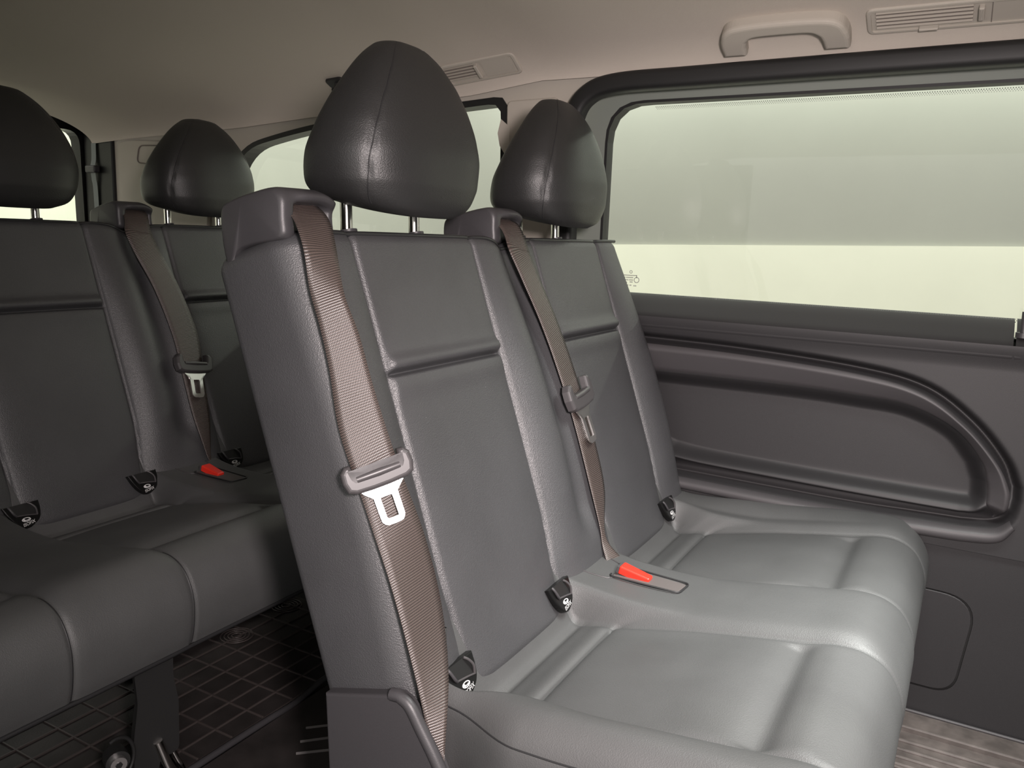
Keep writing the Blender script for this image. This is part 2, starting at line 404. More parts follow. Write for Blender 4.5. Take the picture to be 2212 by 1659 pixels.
# ------------------------------------------------------------------ left sliding door trim (sculpted panel)
OUT = np.vstack([bez([(-1.2, .783), (-.95, .781), (-.685, .779), (-.449, .774), (-.203, .758), (-.068, .732), (.025, .672), (.090, .600), (.117, .545)], 50),
                 bez([(.119, .520), (.112, .480), (.086, .457), (.03, .449)], 12), bez([(-.05, .447), (-.218, .4435), (-.594, .4485), (-.95, .452), (-1.2, .455)], 30)])
INS = np.vstack([bez([(-.66, .692), (-.34, .694), (-.20, .690), (-.096, .682), (-.007, .646), (.045, .590)], 40),
                 bez([(.062, .548), (.064, .51), (.052, .484), (.02, .478)], 10), bez([(-.05, .478), (-.221, .480), (-.50, .488), (-.60, .497)], 30),
                 bez([(-.66, .515), (-.70, .60), (-.69, .68)], 12)])
nx, nz = 420, 260
X, Z = np.meshgrid(np.linspace(-1.0, .62, nx), np.linspace(.40, .828, nz))
dO = sdf(X, Z, OUT); dI = sdf(X, Z, INS)
y = np.full(X.shape, 1.860)
y = y + .014 * sm(.012, -.010, dO)                               # step down into the armrest field
y = y + .026 * gauss(dO + .007, .0085) * (.15 + .75 * sm(.46, .60, Z))       # shadow groove round the field
ramp = np.clip((-dO) / (np.abs(dO) + np.abs(dI) + 1e-6), 0, 1)
y = y - .016 * np.where(dO < 0, 1 - ramp, 0) * (dI > 0) * sm(0, -.012, dO) * sm(.52, .62, Z)   # band leans out at its top
dark = sm(.50, .47, Z) * sm(.0, -.01, dO)                         # scooped gutter below the pocket
y = y + .018 * dark * sm(.0, .008, dI)
y = y + .034 * sm(.006, -.030, dI)                                # hollow pocket
y = y - .012 * gauss(Z - .490, .012) * sm(.02, -.02, dI)           # rolled lip at the pocket's foot
y = y - .010 * sm(.775, .828, Z) * sm(-.004, .02, dO)
y = y + .010 * sm(.10, .30, X) * sm(.60, .75, Z)
pan = obj('door_panel', np.stack([X, y, Z], -1).reshape(-1, 3), grid(nx, nz), DOORP, d1)
# band around the pocket on the panel, painted lighter for light it catches
band_o = np.vstack([OUT[:62], OUT[62:]]); a = resample(scaled(OUT, .006), 260)
def panel_y(x, z):
    i = int(np.clip(round((x + 1.0) / 1.62 * (nx - 1)), 0, nx - 1)); j = int(np.clip(round((z - .40) / .428 * (nz - 1)), 0, nz - 1)); return y[j, i]
UO = bez([(-.98, .765), (-.685, .7625), (-.449, .7575), (-.203, .7415), (-.074, .7155), (.013, .658), (.077, .590), (.103, .541), (.107, .515), (.105, .497), (.098, .482), (.088, .470)], 110)
UI = bez([(-.98, .690), (-.66, .692), (-.34, .694), (-.20, .690), (-.096, .682), (-.007, .646), (.045, .590), (.060, .548), (.064, .520), (.0645, .505), (.064, .492), (.062, .482)], 110)
V = []
for k in range(110):
    for t in np.linspace(0, 1, 9):
        p = UO[k] * (1 - t) + UI[k] * t
        fade = 1 - sm(70, 104, float(k))
        yy = 1.8475 + .026 * t * (.4 + .6 * fade) + .010 * (1 - fade) - .0015 * math.sin(t * math.pi)
        if t == 0: yy += .012
        if t == 1: yy += .014
        yy += .034 * sm(88, 109, float(k))
        V.append((p[0], yy, p[1]))
obj('armrest_band', V, grid(9, 110), DOORL, d1)
# lower ledge strip
LO = bez([(-1.0, .456), (-.594, .4495), (-.218, .4425), (-.03, .447), (.04, .451), (.086, .457), (.112, .478)], 80)
LI = bez([(-1.0, .428), (-.598, .422), (-.215, .414), (-.03, .416), (.05, .4195), (.100, .430), (.124, .462)], 80)
V = []
for k in range(80):
    for t in np.linspace(0, 1, 7):
        p = LO[k] * (1 - t) + LI[k] * t
        V.append((p[0], 1.858 - .016 * math.sin(math.pi * min(1, t * .62 + .18)) + (.012 if t in (0, 1) else 0), p[1]))
obj('ledge_strip', V, grid(7, 80), DOORL, d1)
# window ledge above the panel
prof = [(1.966, .874), (1.950, .872), (1.925, .862), (1.900, .850), (1.880, .840), (1.866, .832), (1.856, .822), (1.853, .810), (1.856, .800), (1.870, .79)]
prof = bez(prof, 22)
V = []
lx = np.linspace(-.98, .075, 60)
for x in lx:
    for (yy, zz) in prof: V.append((x, yy, zz))
obj('window_ledge', V, grid(22, 60), DOORP, d1)
V = []
for x in np.linspace(.079, .62, 30):
    for (yy, zz) in prof: V.append((x, yy + .010 * sm(.079, .20, x), zz))
obj('ledge_end_cap', V, grid(22, 30), DOORP, d1)
# lower panel with the rounded flap cut into it
LOW = [(-1.0, .0), (.62, .0), (.62, .43), (-1.0, .43)]
FLAP = rounded([(-.40, .075), (.058, .075), (.082, .298), (-.40, .31)], (.03, .045, .07, .03), 10)
sheet('lower_panel', LOW, [FLAP], lambda x, z: 1.872 - .004 * sm(.2, .43, z), .1, DOORP, d1)
fl = frame((0, 1.876, 0), (1, 0, 0), (0, 0, 1), (0, -1, 0))
plate('flap', scaled(FLAP, .0035), .006, fl, DOORP, d1, bevel=.002)
box('flap_backing', -.42, .10, 1.878, 1.890, .06, .32, RUBBER, d1)
# lock pin on the ledge
lp = mark(tube('lock_pin', [(.090, 1.890, .845), (.090, 1.890, .860), (.089, 1.890, .889), (.089, 1.890, .893)], .0062, PLASTIC, d1, up=(1, 0, 0), n=14), d1)
tube('pin_collar', [(.090, 1.890, .842), (.090, 1.890, .852)], .0135, PLASTIC, lp, up=(1, 0, 0), n=16)

# ------------------------------------------------------------------ floor, sill, right wall, front light blocker
fl_ = struct(box('floor', -2.85, 1.6, .02, 1.94, -.10, -.012, RUBBER))
mt = mark(box('floor_mat', -1.60, -1.175, .30, 1.58, -.014, -.002, FLOORM, fl_, .003), fl_)
box('floor_covering', -1.160, 1.5, .10, 1.66, -.014, .0, FLOORM, fl_, .003)
for k in range(8):
    x = -1.548 + .0525 * k
    box('mat_rib', x - .0018, x + .0018, .34, 1.55, -.003, .0016, RIBM, mt, .0007)
for k in range(15):
    yv = .372 + .0825 * k
    box('mat_rib', -1.585, -1.185, yv - .0018, yv + .0018, -.003, .0014, RIBM, mt, .0007)
for (cx, cy) in ((-1.50, 1.33), (-1.52, 1.52)):
    for r in (.012, .021, .030, .039):
        sweep('mat_ring', [(cx + r * math.cos(a), cy + r * math.sin(a), .0) for a in np.linspace(0, 2 * math.pi, 28, endpoint=False)], circ(.0018, 6), RIBM, mt, closed=True)
sweep('mat_edge', bez([(-1.166, .30, .004), (-1.166, .936, .004), (-1.165, 1.10, .004), (-1.163, 1.188, .004), (-1.177, 1.289, .004), (-1.19, 1.50, .004)], 40), circ(.007, 8), PLASTIC, fl_)
tube('mat_edge', bez([(-1.56, 1.05, .01), (-1.555, 1.2, .012), (-1.57, 1.45, .012), (-1.58, 1.58, .012)], 20), .016, RUBBER, fl_)
for (a, b) in (((-1.083, 1.132), (-1.02, 1.195)), ((-1.060, 1.092), (-.99, 1.165)), ((-1.04, 1.06), (-.97, 1.125))):
    sweep('floor_rib', [(a[0], a[1], .0005), (b[0], b[1], .0005)], [(-.003, 0), (.003, 0), (.0, .0035)], RIBM, fl_, smooth=False)
sl = struct(thing('trim_2', None, None, (0, 1.78, 0)))
box('sill_plate', -1.2, 1.5, 1.655, 1.872, -.010, .004, SILLM, sl, .002)
for (ya, yb, h) in ((1.795, 1.862, .016), (1.748, 1.757, .010), (1.715, 1.722, .009), (1.685, 1.692, .009), (1.660, 1.667, .008)):
    box('sill_rib', -1.2, 1.5, ya, yb, -.002, h, SILLM, sl, .003)
tube('sill_edge', [(-1.2, 1.866, .016), (1.5, 1.866, .016)], .004, DOORL, sl)
struct(box('wall_right', -2.85, -.95, .02, .06, -.02, 1.36, DOORP))  # unseen, added without windows to block light from the rear row
struct(box('front_blocker', 1.60, 1.66, .02, 1.95, -.02, 1.52, DOORP))  # unseen dark closure added at the front to block light

# ------------------------------------------------------------------ tailgate and rear wall
d2 = struct(bpy.data.objects.new('door_2', None)); COL.objects.link(d2); d2.location = (-2.85, 1.0, .8); BASE[d2.name] = (-2.85, 1.0, .8)
def sheet_yz(name, poly, holes, x, t, material, parent):
    bm = bmesh.new(); ed = []
    for P in [poly] + holes:
        vs = [bm.verts.new((0, p[0], p[1])) for p in P]; ed += [bm.edges.new((vs[i], vs[(i + 1) % len(vs)])) for i in range(len(vs))]
    r = bmesh.ops.triangle_fill(bm, edges=ed, use_beauty=True)
    r = bmesh.ops.extrude_face_region(bm, geom=bm.faces[:])
    for e in r['geom']:
        if isinstance(e, bmesh.types.BMVert): e.co.x -= t
    bm.verts.index_update(); V = [(v.co.x + x, v.co.y, v.co.z) for v in bm.verts]; F = [[v.index for v in f.verts] for f in bm.faces]; bm.free()
    return obj(name, V, F, material, parent, False)
TG = rounded([(.02, -.02), (2.05, -.02), (2.02, 1.20), (1.93, 1.372), (.07, 1.372), (.0, 1.20)], (.02, .02, .06, .07, .07, .06))
TGW = rounded([(.14, .80), (1.885, .80), (1.878, 1.318), (.15, 1.318)], (.04, .04, .05, .05))
sheet_yz('tailgate_frame', TG, [TGW], -2.86, .05, GLOSS, d2)
w3 = struct(bpy.data.objects.new('window_3', None)); COL.objects.link(w3); w3.location = (-2.89, 1.0, 1.05); BASE[w3.name] = (-2.89, 1.0, 1.05)
P = scaled(TGW, -.01); obj('pane', [(-2.885, p[0], p[1]) for p in P], [tuple(range(len(P)))], GLASS, w3, False)
box('jamb_post', -2.86, -2.695, 1.890, 2.02, .0, 1.40, GLOSS, d2, .008)
# seat belt hanging on the rear jamb
hb = thing('hanging_belt', 'thin grey strap hanging on the black tailgate jamb with a small black buckle', 'seat belt', (-2.79, 1.88, 1.1))
V = []
bp_ = bez([(-2.79, 1.884, 1.275), (-2.79, 1.882, 1.22), (-2.79, 1.876, 1.19), (-2.79, 1.879, 1.15), (-2.79, 1.884, 1.08), (-2.79, 1.884, .70)], 24)
for p in bp_: V += [(p[0] - .013, p[1], p[2]), (p[0] + .013, p[1], p[2])]
BELTG = mat('grey_webbing', (.16, .18, .18), .5)
obj('webbing', V, grid(2, 24), BELTG, hb)
box('buckle', -2.818, -2.764, 1.864, 1.888, 1.172, 1.197, PLASTIC, hb, .005)

# ------------------------------------------------------------------ benches
REC = math.radians(19.0)
UX, UZ = -math.sin(REC), math.cos(REC)          # up the backrest
NX, NZ = math.cos(REC), math.sin(REC)           # out of the backrest front
BX, BZ = -.578, .43                             # front of the backrest at the bite
LTOP = .605
SW = .535                                       # seat pitch
def backpt(y, v, d, x0): return (x0 + BX + UX * v + NX * d, y, BZ + UZ * v + NZ * d)

def back_front(y, v, seams, ends):
    """height of the backrest's front above its base plane; v up the back"""
    d = np.zeros(np.broadcast(y, v).shape)
    vn = np.clip(v / LTOP, 0, 1)
    A = .007 + .026 * np.sin(np.pi * np.clip(vn * .80 + .20, 0, 1)) ** 1.2
    q = np.full(d.shape, 1e3); ins = np.zeros(d.shape, bool)
    for (a, b) in seams:
        a_ = a + .004 * gauss(vn - .02, .10); b_ = b - .012 * gauss(vn - .0, .12)
        qi = np.minimum(y - a_, b_ - y); ins |= qi > 0
        q = np.where(np.abs(qi) < np.abs(q), qi, q)
    puff = .005 + (.0095 * sm(.95, .35, vn) + .002) * (1 - np.exp(-np.abs(q) / .022)) - .005
    vh = .395
    hor = -.013 * gauss(v - vh, .0042) + .0085 * gauss(v - vh - .013, .013) * (v > vh) + .003 * gauss(v - vh + .020, .018)
    hor = hor * sm(0, .012, q)
    t = np.abs(q)
    bol = A * (1 - np.exp(-(t / .030) ** 1.3)) * np.where(y < ends[0] + .12, .84, 1.0)
    for (a, b) in seams:
        bol = bol - np.where(a > ends[0] + .2, .022, 0) * gauss(y - (a - .095), .036) * sm(.0, .15, vn)    # valley where the belt lies
    d = np.where(ins, puff + hor, bol)
    d = d - .007 * gauss(q, .0036)
    return d

def build_backrest(root, x0, ends, seams, nm='backrest'):
    y0, y1 = ends; r = .052; th = .150
    # closed section: front samples, then far side, back, near side
    fy = np.unique(np.r_[np.linspace(y0 + r, y1 - r, int((y1 - y0) / .0042))])
    nf = len(fy)
    vs = np.r_[np.linspace(-.055, .0, 10), np.unique(np.r_[np.linspace(.004, LTOP - .02, 140), np.linspace(.372, .425, 44)])]
    rows = [(v, 1.0, 0.0) for v in vs]
    for a in np.linspace(.05, 1, 9):
        rows.append((LTOP - .02 + .026 * math.sin(a * math.pi / 2), 0, .030 * (1 - math.cos(a * math.pi / 2))))
    bot = [(-.055 - .022 * math.sin(a * math.pi / 2), 0, .022 * (1 - math.cos(a * math.pi / 2))) for a in np.linspace(1, .1, 6)]
    rows = bot + rows
    V = []; ns = 9
    for (v, _, ins) in rows:
        dip = 0
        d = back_front(fy, np.full(nf, v), seams, ends) - ins
        sec = []
        for a in np.linspace(90, 0, ns):                                         # near corner, side to front
            aa = math.radians(a); sec.append((y0 + r - (r - ins) * math.sin(aa) , d[0] - r + r * math.cos(aa)))
        sec += list(zip(fy[1:-1], d[1:-1]))
        for a in np.linspace(0, 90, ns):
            aa = math.radians(a); sec.append((y1 - r + (r - ins) * math.sin(aa), d[-1] - r + r * math.cos(aa)))
        for a in np.linspace(0, 90, 5):
            aa = math.radians(a); sec.append((y1 - .02 + (.02 - ins) * math.cos(aa), -th + .02 - (.02 - ins) * math.sin(aa)))
        for a in np.linspace(90, 0, 5):
            aa = math.radians(a); sec.append((y0 + .02 - (.02 - ins) * math.cos(aa), -th + .02 - (.02 - ins) * math.sin(aa)))
        for (yy, dd) in sec:
            drop = 0.0
            for (a, b) in seams: drop += (.016 if a > y0 + .2 else .002) * gauss(yy - (a - .10), .055)
            k = sm(LTOP * .55, LTOP, v)
            V.append(backpt(yy, v - drop * k, dd, x0))
    m = len(sec); F = grid(m, len(rows), True)
    F.append(tuple(range((len(rows) - 1) * m, len(rows) * m))); F.append(tuple(reversed(range(m))))
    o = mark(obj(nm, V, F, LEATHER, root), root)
    # piping along the top front edge
    P = []
    for yy in np.linspace(y0 + .02, y1 - .02, 120):
        drop = sum((.016 if a > y0 + .2 else .002) * gauss(yy - (a - .10), .055) for a, b in seams)
        dd = float(back_front(np.array([yy]), np.array([LTOP - .02]), seams, ends)[0])
        P.append(backpt(yy, LTOP - .004 - drop, dd - .006, x0))
    tube('piping', P, .0038, PIPING, o, n=7)
    return o

INS_P = np.array([(-.600, .475), (-.588, .455), (-.574, .428), (-.558, .390), (-.540, .356), (-.525, .350), (-.505, .355), (-.475, .361), (-.462, .360), (-.440, .368), (-.33, .394), (-.25, .409), (-.163, .424), (-.11, .434), (-.075, .432), (-.045, .415), (-.025, .380), (-.020, .34), (-.028, .29), (-.045, .272), (-.12, .27)])
BOL_P = np.array([(-.640, .445), (-.609, .432), (-.578, .422), (-.547, .415), (-.516, .410), (-.485, .406), (-.454, .403), (-.423, .401), (-.392, .400), (-.361, .400), (-.33, .402), (-.25, .414), (-.163, .428), (-.11, .436), (-.073, .433), (-.043, .415), (-.023, .380), (-.018, .34), (-.026, .29), (-.044, .272), (-.12, .27)])
def build_cushion(root, x0, ends, cseams, buckles):
    y0, y1 = ends; S = np.linspace(0, 20, 21)
    ss = np.unique(np.r_[np.linspace(0, 20, 190), np.linspace(7.4, 8.6, 26), np.linspace(11.4, 12.6, 30), np.linspace(4.6, 5.4, 20)])
    def prof(T, w):
        return np.stack([CubicLike(S, T[:, 0], ss), CubicLike(S, T[:, 1], ss)], 1)
    A = smooth_prof(INS_P, ss); B = smooth_prof(BOL_P, ss)
    yy = np.unique(np.r_[np.linspace(y0, y1, int((y1 - y0) / .0045)), np.linspace(y0, y0 + .06, 24), np.linspace(y1 - .06, y1, 24)])
    V = np.zeros((len(yy), len(ss), 3)); uvq = []
    for j, yv in enumerate(yy):
        q = 1e3
        for (a, b) in cseams:
            qi = min(yv - a, b - yv)
            if abs(qi) < abs(q): q = qi
        # sub-point: weight of the insert profile, steep at the seam
        qa = q + (.055 * sm(7.0, 3.5, ss) if yv < y0 + .2 else (.016 * sm(6.0, 3.0, ss) if yv > y1 - .2 else 0 * ss))
        w = sm(-.026, .004, qa)
        nearf = np.clip((ss - 8) / 5.5, 0, 1)
        P = A * w[:, None] + B * (1 - w)[:, None]
        x, z = P[:, 0].copy(), P[:, 1].copy()
        dx = np.gradient(x, ss); dz = np.gradient(z, ss); L = np.hypot(dx, dz) + 1e-9; nx_, nz_ = -dz / L, dx / L
        off = np.zeros(len(ss))
        off -= .0045 * gauss(qa, .0032)                                            # seam grooves run over the front
        if q > 0:
            k = sm(0, .02, q)
            off -= k * .0100 * gauss(ss - 12.0, .28) ; off += k * .003 * (gauss(ss - 12.9, .5) + gauss(ss - 11.2, .5))
            off -= k * .006 * gauss(ss - 8.0, .25); off += k * .004 * gauss(ss - 6.8, .55); off += k * .003 * gauss(ss - 9.0, .6)
            off -= k * .003 * gauss(ss - 5.0, .35)
            off += .005 * k * sm(.0, .12, q) * np.exp(-((ss - 10.2) / 1.6) ** 2)
        else:
            t = -q; off += (.014 * (1 - math.exp(-(t / .022) ** 1.5))) * sm(3.0, 12.0, ss) * sm(15.5, 13.0, ss) * .8
        e = min(yv - y0, y1 - yv)                                                # outer bolsters: raised, then rolled over
        if e < .10:
            t = e / .10
            bump = .020 * math.sin(math.pi * min(1, max(0, t * .9 + .1))) * sm(1.5, 8, ss) * sm(13.5, 9.5, ss)
            off += bump
        if e < .045:
            c = 1 - e / .045; off -= .045 * (1 - math.sqrt(max(0, 1 - c * c))) * .8
        for (cb, sx) in buckles:                                                 # sunk slot for the buckle
            pass
        x = x + nx_ * off; z = z + nz_ * off
        if e < .07: x = np.maximum(x, -.572 + .0 * x)
        V[j, :, 0] = x + x0; V[j, :, 1] = yv + (.030 * sm(-.42, -.53, x) * sm(.10, 0, e) if yv < (y0 + y1) / 2 else 0); V[j, :, 2] = z
    nvv = len(ss); ny = len(yy); VV = V.reshape(-1, 3).tolist(); F = grid(nvv, ny)
    # sides: drop the outer rows down to the pan
    for (j, sgn) in ((0, -1), (ny - 1, 1)):
        k0 = len(VV)
        rings = 9
        for r_ in range(1, rings):
            t = r_ / (rings - 1)
            for i in range(nvv):
                p = V[j, i]; zz = p[2] + (max(.27, min(p[2], .27)) - p[2]) * t
                VV.append((p[0] , p[1] + sgn * .001 * math.sin(math.pi * min(1, t * 1.2)), zz))
        for r_ in range(rings - 1):
            for i in range(nvv - 1):
                a = (j * nvv + i) if r_ == 0 else k0 + (r_ - 1) * nvv + i
                b = k0 + r_ * nvv + i
                F.append((a, b, b + 1, a + 1) if sgn < 0 else (a, a + 1, b + 1, b))
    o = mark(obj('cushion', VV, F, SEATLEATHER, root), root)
    V3 = V
    # piping: bottom front edge, and along every insert seam over the front
    ib = int(np.argmin(abs(ss - 18.4)))
    tube('piping', V[::6, ib] + np.array([.001, 0, -.002]), .004, PIPING, o, n=6)
    for (a, b) in cseams:
        for yv in (a, b):
            j = int(np.argmin(abs(yy - yv))); i0 = int(np.argmin(abs(ss - 13.2))); i1 = ib
            tube('seam_cord', V[j, i0:i1:2], .0017, PIPING, o, up=(0, 1, 0), n=6)
    # side seam of the near bolster
    tube('seam_cord', V[int(np.argmin(abs(yy - y0 - .0032))), int(len(ss) * .12):int(len(ss) * .80):3], .0012, PIPING, o, n=6)
    return o, V, ss, yy
def smooth_prof(P, ss):
    out = []
    Q = np.vstack([2 * P[0] - P[1], P, 2 * P[-1] - P[-2]])
    for s in ss:
        i = min(int(s), len(P) - 2); t = s - i; p0, p1, p2, p3 = Q[i:i + 4]
        out.append(.5 * ((2 * p1) + (-p0 + p2) * t + (2 * p0 - 5 * p1 + 4 * p2 - p3) * t * t + (-p0 + 3 * p1 - 3 * p2 + p3) * t ** 3))
    return np.array(out)
def CubicLike(*a): return None

def pchip(X, Y, x):
    X = np.asarray(X, float); Y = np.asarray(Y, float); h = np.diff(X); dl = np.diff(Y) / h; m = np.zeros(len(X))
    for i in range(1, len(X) - 1):
        if dl[i - 1] * dl[i] > 0:
            w1, w2 = 2 * h[i] + h[i - 1], h[i] + 2 * h[i - 1]; m[i] = (w1 + w2) / (w1 / dl[i - 1] + w2 / dl[i])
    m[0], m[-1] = dl[0], dl[-1]
    i = np.clip(np.searchsorted(X, x, 'right') - 1, 0, len(X) - 2); t = (x - X[i]) / h[i]
    return (2*t**3 - 3*t**2 + 1) * Y[i] + (t**3 - 2*t**2 + t) * h[i] * m[i] + (-2*t**3 + 3*t**2) * Y[i+1] + (t**3 - t**2) * h[i] * m[i+1]
def headrest(root, x0, yc):
    T = [0, .03, .08, .16, .30, .45, .60, .74, .86, .94, .98, 1.0]
    HW = [.100, .128, .145, .156, .161, .154, .137, .113, .086, .060, .040, .004]
    XF = [-.745, -.730, -.722, -.717, -.717, -.723, -.733, -.746, -.762, -.778, -.790, -.812]
    XB = [-.880, -.896, -.906, -.910, -.904, -.888, -.872, -.857, -.846, -.838, -.832, -.820]
    tt = np.r_[np.linspace(0, .1, 12), np.linspace(.11, .85, 48), 1 - .14 * (1 - np.linspace(0, 1, 18)) ** 1.8]
    Q = np.stack([pchip(T, np.array(k), tt) for k in (HW, XF, XB)], 1)
    n = 96; V = []
    for it, t in enumerate(tt):
        hw, xf, xb = Q[it]
        z = 1.036 + .250 * t
        xc = (xf + xb) / 2; hd = (xf - xb) / 2
        for k in range(n):
            a = 2 * math.pi * k / n; c, s = math.cos(a), math.sin(a)
            e = 2 / 3.0
            px = math.copysign(abs(c) ** e, c) * hd; py = math.copysign(abs(s) ** e, s) * hw
            if c > 0:                                             # flatter front panel that meets the sides in a soft ridge
                py *= 1 - .10 * c
            g = 0
            for sg in (-1, 1):
                as_ = math.pi * (.38 - .13 * t); g += gauss(a - (as_ if sg > 0 else 2 * math.pi - as_), .030)
            f = 1 - .022 * g * min(1, t / .12)
            ang = REC * .35
            dx = -(t - .3) * 0.0
            V.append((x0 + xc + px * f, yc + py * f, z + .012 * (t < .12) * (1 - t / .12) * (-(px / hd))))
    F = grid(n, len(tt), True); F.append(tuple(range((len(tt) - 1) * n, len(tt) * n))); F.append(tuple(reversed(range(n))))
    h = mark(obj('headrest', V, F, HEADLEATHER, root), root)
    for s in (-1, 1):
        cord = []
        for j in range(4, len(tt) - 6, 2):
            f_ = (.38 - .13 * tt[j]) / 2; f_ = (f_ if s > 0 else 1 - f_) * n; k0 = int(f_); fr0 = f_ - k0
            cord.append(np.array(V[j * n + k0 % n]) * (1 - fr0) + np.array(V[j * n + (k0 + 1) % n]) * fr0)
        tube('seam_cord', cord, .0011, PIPING, h, up=(0, 1, 0), n=6)
        tube('post', [(x0 - .842, yc + s * .086, .985), (x0 - .845, yc + s * .086, 1.075)], .0092, CHROME, h, up=(1, 0, 0), n=14)
        tube('post_collar', [(x0 - .838, yc + s * .086, .995), (x0 - .8395, yc + s * .086, 1.002)], .0135, PLASTIC, h, up=(1, 0, 0), n=14)
    return h

def belt_guide(root, x0, ys):
    """moulded cap over the top corner of the backrest; ys = outer (near) face"""
    side = bez([(-.880, .915), (-.893, .940), (-.904, .985), (-.904, 1.024), (-.885, 1.036), (-.845, 1.047), (-.810, 1.0535), (-.795, 1.050), (-.787, 1.038), (-.786, 1.015), (-.785, .992), (-.800, .984), (-.843, .977), (-.872, .967), (-.882, .945)], 90)
    loops = []
    c = np.array((-.845, 1.005))
    for (yo, k) in ((0, .86), (.002, .93), (.006, .975), (.012, .996), (.018, 1.0), (.024, 1.0), (.030, 1.0), (.036, 1.0), (.044, 1.0), (.056, 1.0), (.068, 1.0), (.078, 1.0), (.084, .995), (.090, .98), (.096, .95), (.100, .90)):
        sh = c + (side - c) * k
        hollow = sm(.020, .034, yo) * sm(.094, .082, yo)
        brow = gauss(sh[:, 1] - 1.046, .010) * sm(-.83, -.79, sh[:, 0])
        xx = sh[:, 0] + .012 * brow * sm(.012, .045, yo)
        xx = xx - .024 * hollow * sm(1.037, 1.030, sh[:, 1]) * sm(-.825, -.80, sh[:, 0])
        zz = sh[:, 1] - .25 * max(0, yo - .070) * sm(1.01, 1.04, sh[:, 1])
        loops.append(np.stack([x0 + xx, np.full(len(sh), ys + yo), zz], 1))
    V = np.concatenate(loops); n = len(side); F = grid(n, len(loops), True)
    F.append(tuple(range((len(loops) - 1) * n, len(loops) * n))); F.append(tuple(reversed(range(n))))
    g = mark(obj('belt_guide', V, F, PLASTIC, root), root)
    V = []
    pr = bez([(-.802, 1.0375), (-.806, 1.030), (-.806, 1.016), (-.803, 1.006)], 8)
    fm = frame((x0 - .8055, ys + .058, 1.027), (0, 1, 0), (-.05, 0, 1), (1, 0, .05))
    plate('belt_slot', rounded([(-.030, -.010), (.028, -.010), (.030, .007), (-.030, .007)], .005), .0035, fm, GLOSS, g)
    return g

def surf_d(y, v, seams, ends, r=.052):
    y0, y1 = ends; yc = np.clip(y, y0 + r, y1 - r); dd = back_front(yc, np.full(yc.shape, v), seams, ends)
    c = np.clip(np.abs(y - yc), 0, r); return dd - r + np.sqrt(np.maximum(r * r - c * c, 0))
def ribbon(name, L, R, n, parent, t=.0016, over=None):
    A, B = bez(L, n), bez(R, n)
    if over:                                     # lift each row so the flat webbing clears the upholstery
        x0, seams, ends = over; lift = np.zeros(n)
        for i in range(n):
            m = 0
            for u in np.linspace(0, 1, 9):
                p = A[i] * (1 - u) + B[i] * u; X_, Z_ = p[0] - x0 - BX, p[2] - BZ
                v = X_ * UX + Z_ * UZ; d_ = X_ * NX + Z_ * NZ
                if .03 < v < LTOP - .03 and p[1] >= ends[0]: m = max(m, float(surf_d(np.array([p[1]]), v, seams, ends)[0]) + .0025 - d_)
            lift[i] = m
        k = np.array([1, 2, 3, 4, 3, 2, 1.]); k /= k.sum(); lm = np.array([lift[max(0, i - 2):i + 3].max() for i in range(n)]); lift = np.convolve(np.pad(lm, 3, 'edge'), k, 'valid')
        lift = lift * sm(4, 18, np.arange(n)); N_ = np.array((NX, 0, NZ)); A = A + lift[:, None] * N_; B = B + lift[:, None] * N_
        print('lift', name, lift.max().round(4))
    B2 = B.copy(); Bf = bez(B, n * 6)
    for i in range(n):
        tn = (A[min(i + 2, n - 1)] + B[min(i + 2, n - 1)]) - (A[max(i - 2, 0)] + B[max(i - 2, 0)]); tn /= np.linalg.norm(tn)
        w_ = sm(3, 14, i) * sm(n - 4, n - 16, i)
        j = int(np.argmin(np.abs((Bf - A[i]) @ tn) + 5 * (np.linalg.norm(Bf - A[i], axis=1) > .12))); B2[i] = B[i] * (1 - w_) + Bf[j] * w_
    k = np.array([1, 2, 3, 2, 1.]) / 9; B = np.stack([np.convolve(np.pad(B2[:, c], 2, 'edge'), k, 'valid') for c in range(3)], 1); B[0], B[-1] = B2[0], B2[-1]
    cen = (A + B) / 2
    s = np.r_[0, np.cumsum(np.linalg.norm(np.diff(cen, axis=0), axis=1))]
    V = []; uv = []; k = 7
    for i in range(n):
        d = (B[i] - A[i]); wd = np.linalg.norm(d)
        tg = cen[min(i + 1, n - 1)] - cen[max(i - 1, 0)]; nn = np.cross(tg, d); nn /= np.linalg.norm(nn) + 1e-9
        for j in range(k):
            u = j / (k - 1); V.append(A[i] + d * u + nn * (.0012 * math.sin(math.pi * u))); uv.append((u * wd, s[i]))
    o = obj(name, V, grid(k, n), BELT, parent, True, uv)
    md = o.modifiers.new('thickness', 'SOLIDIFY'); md.thickness = t; md.offset = 0
    mark(o, parent)
    return o, A, B, s

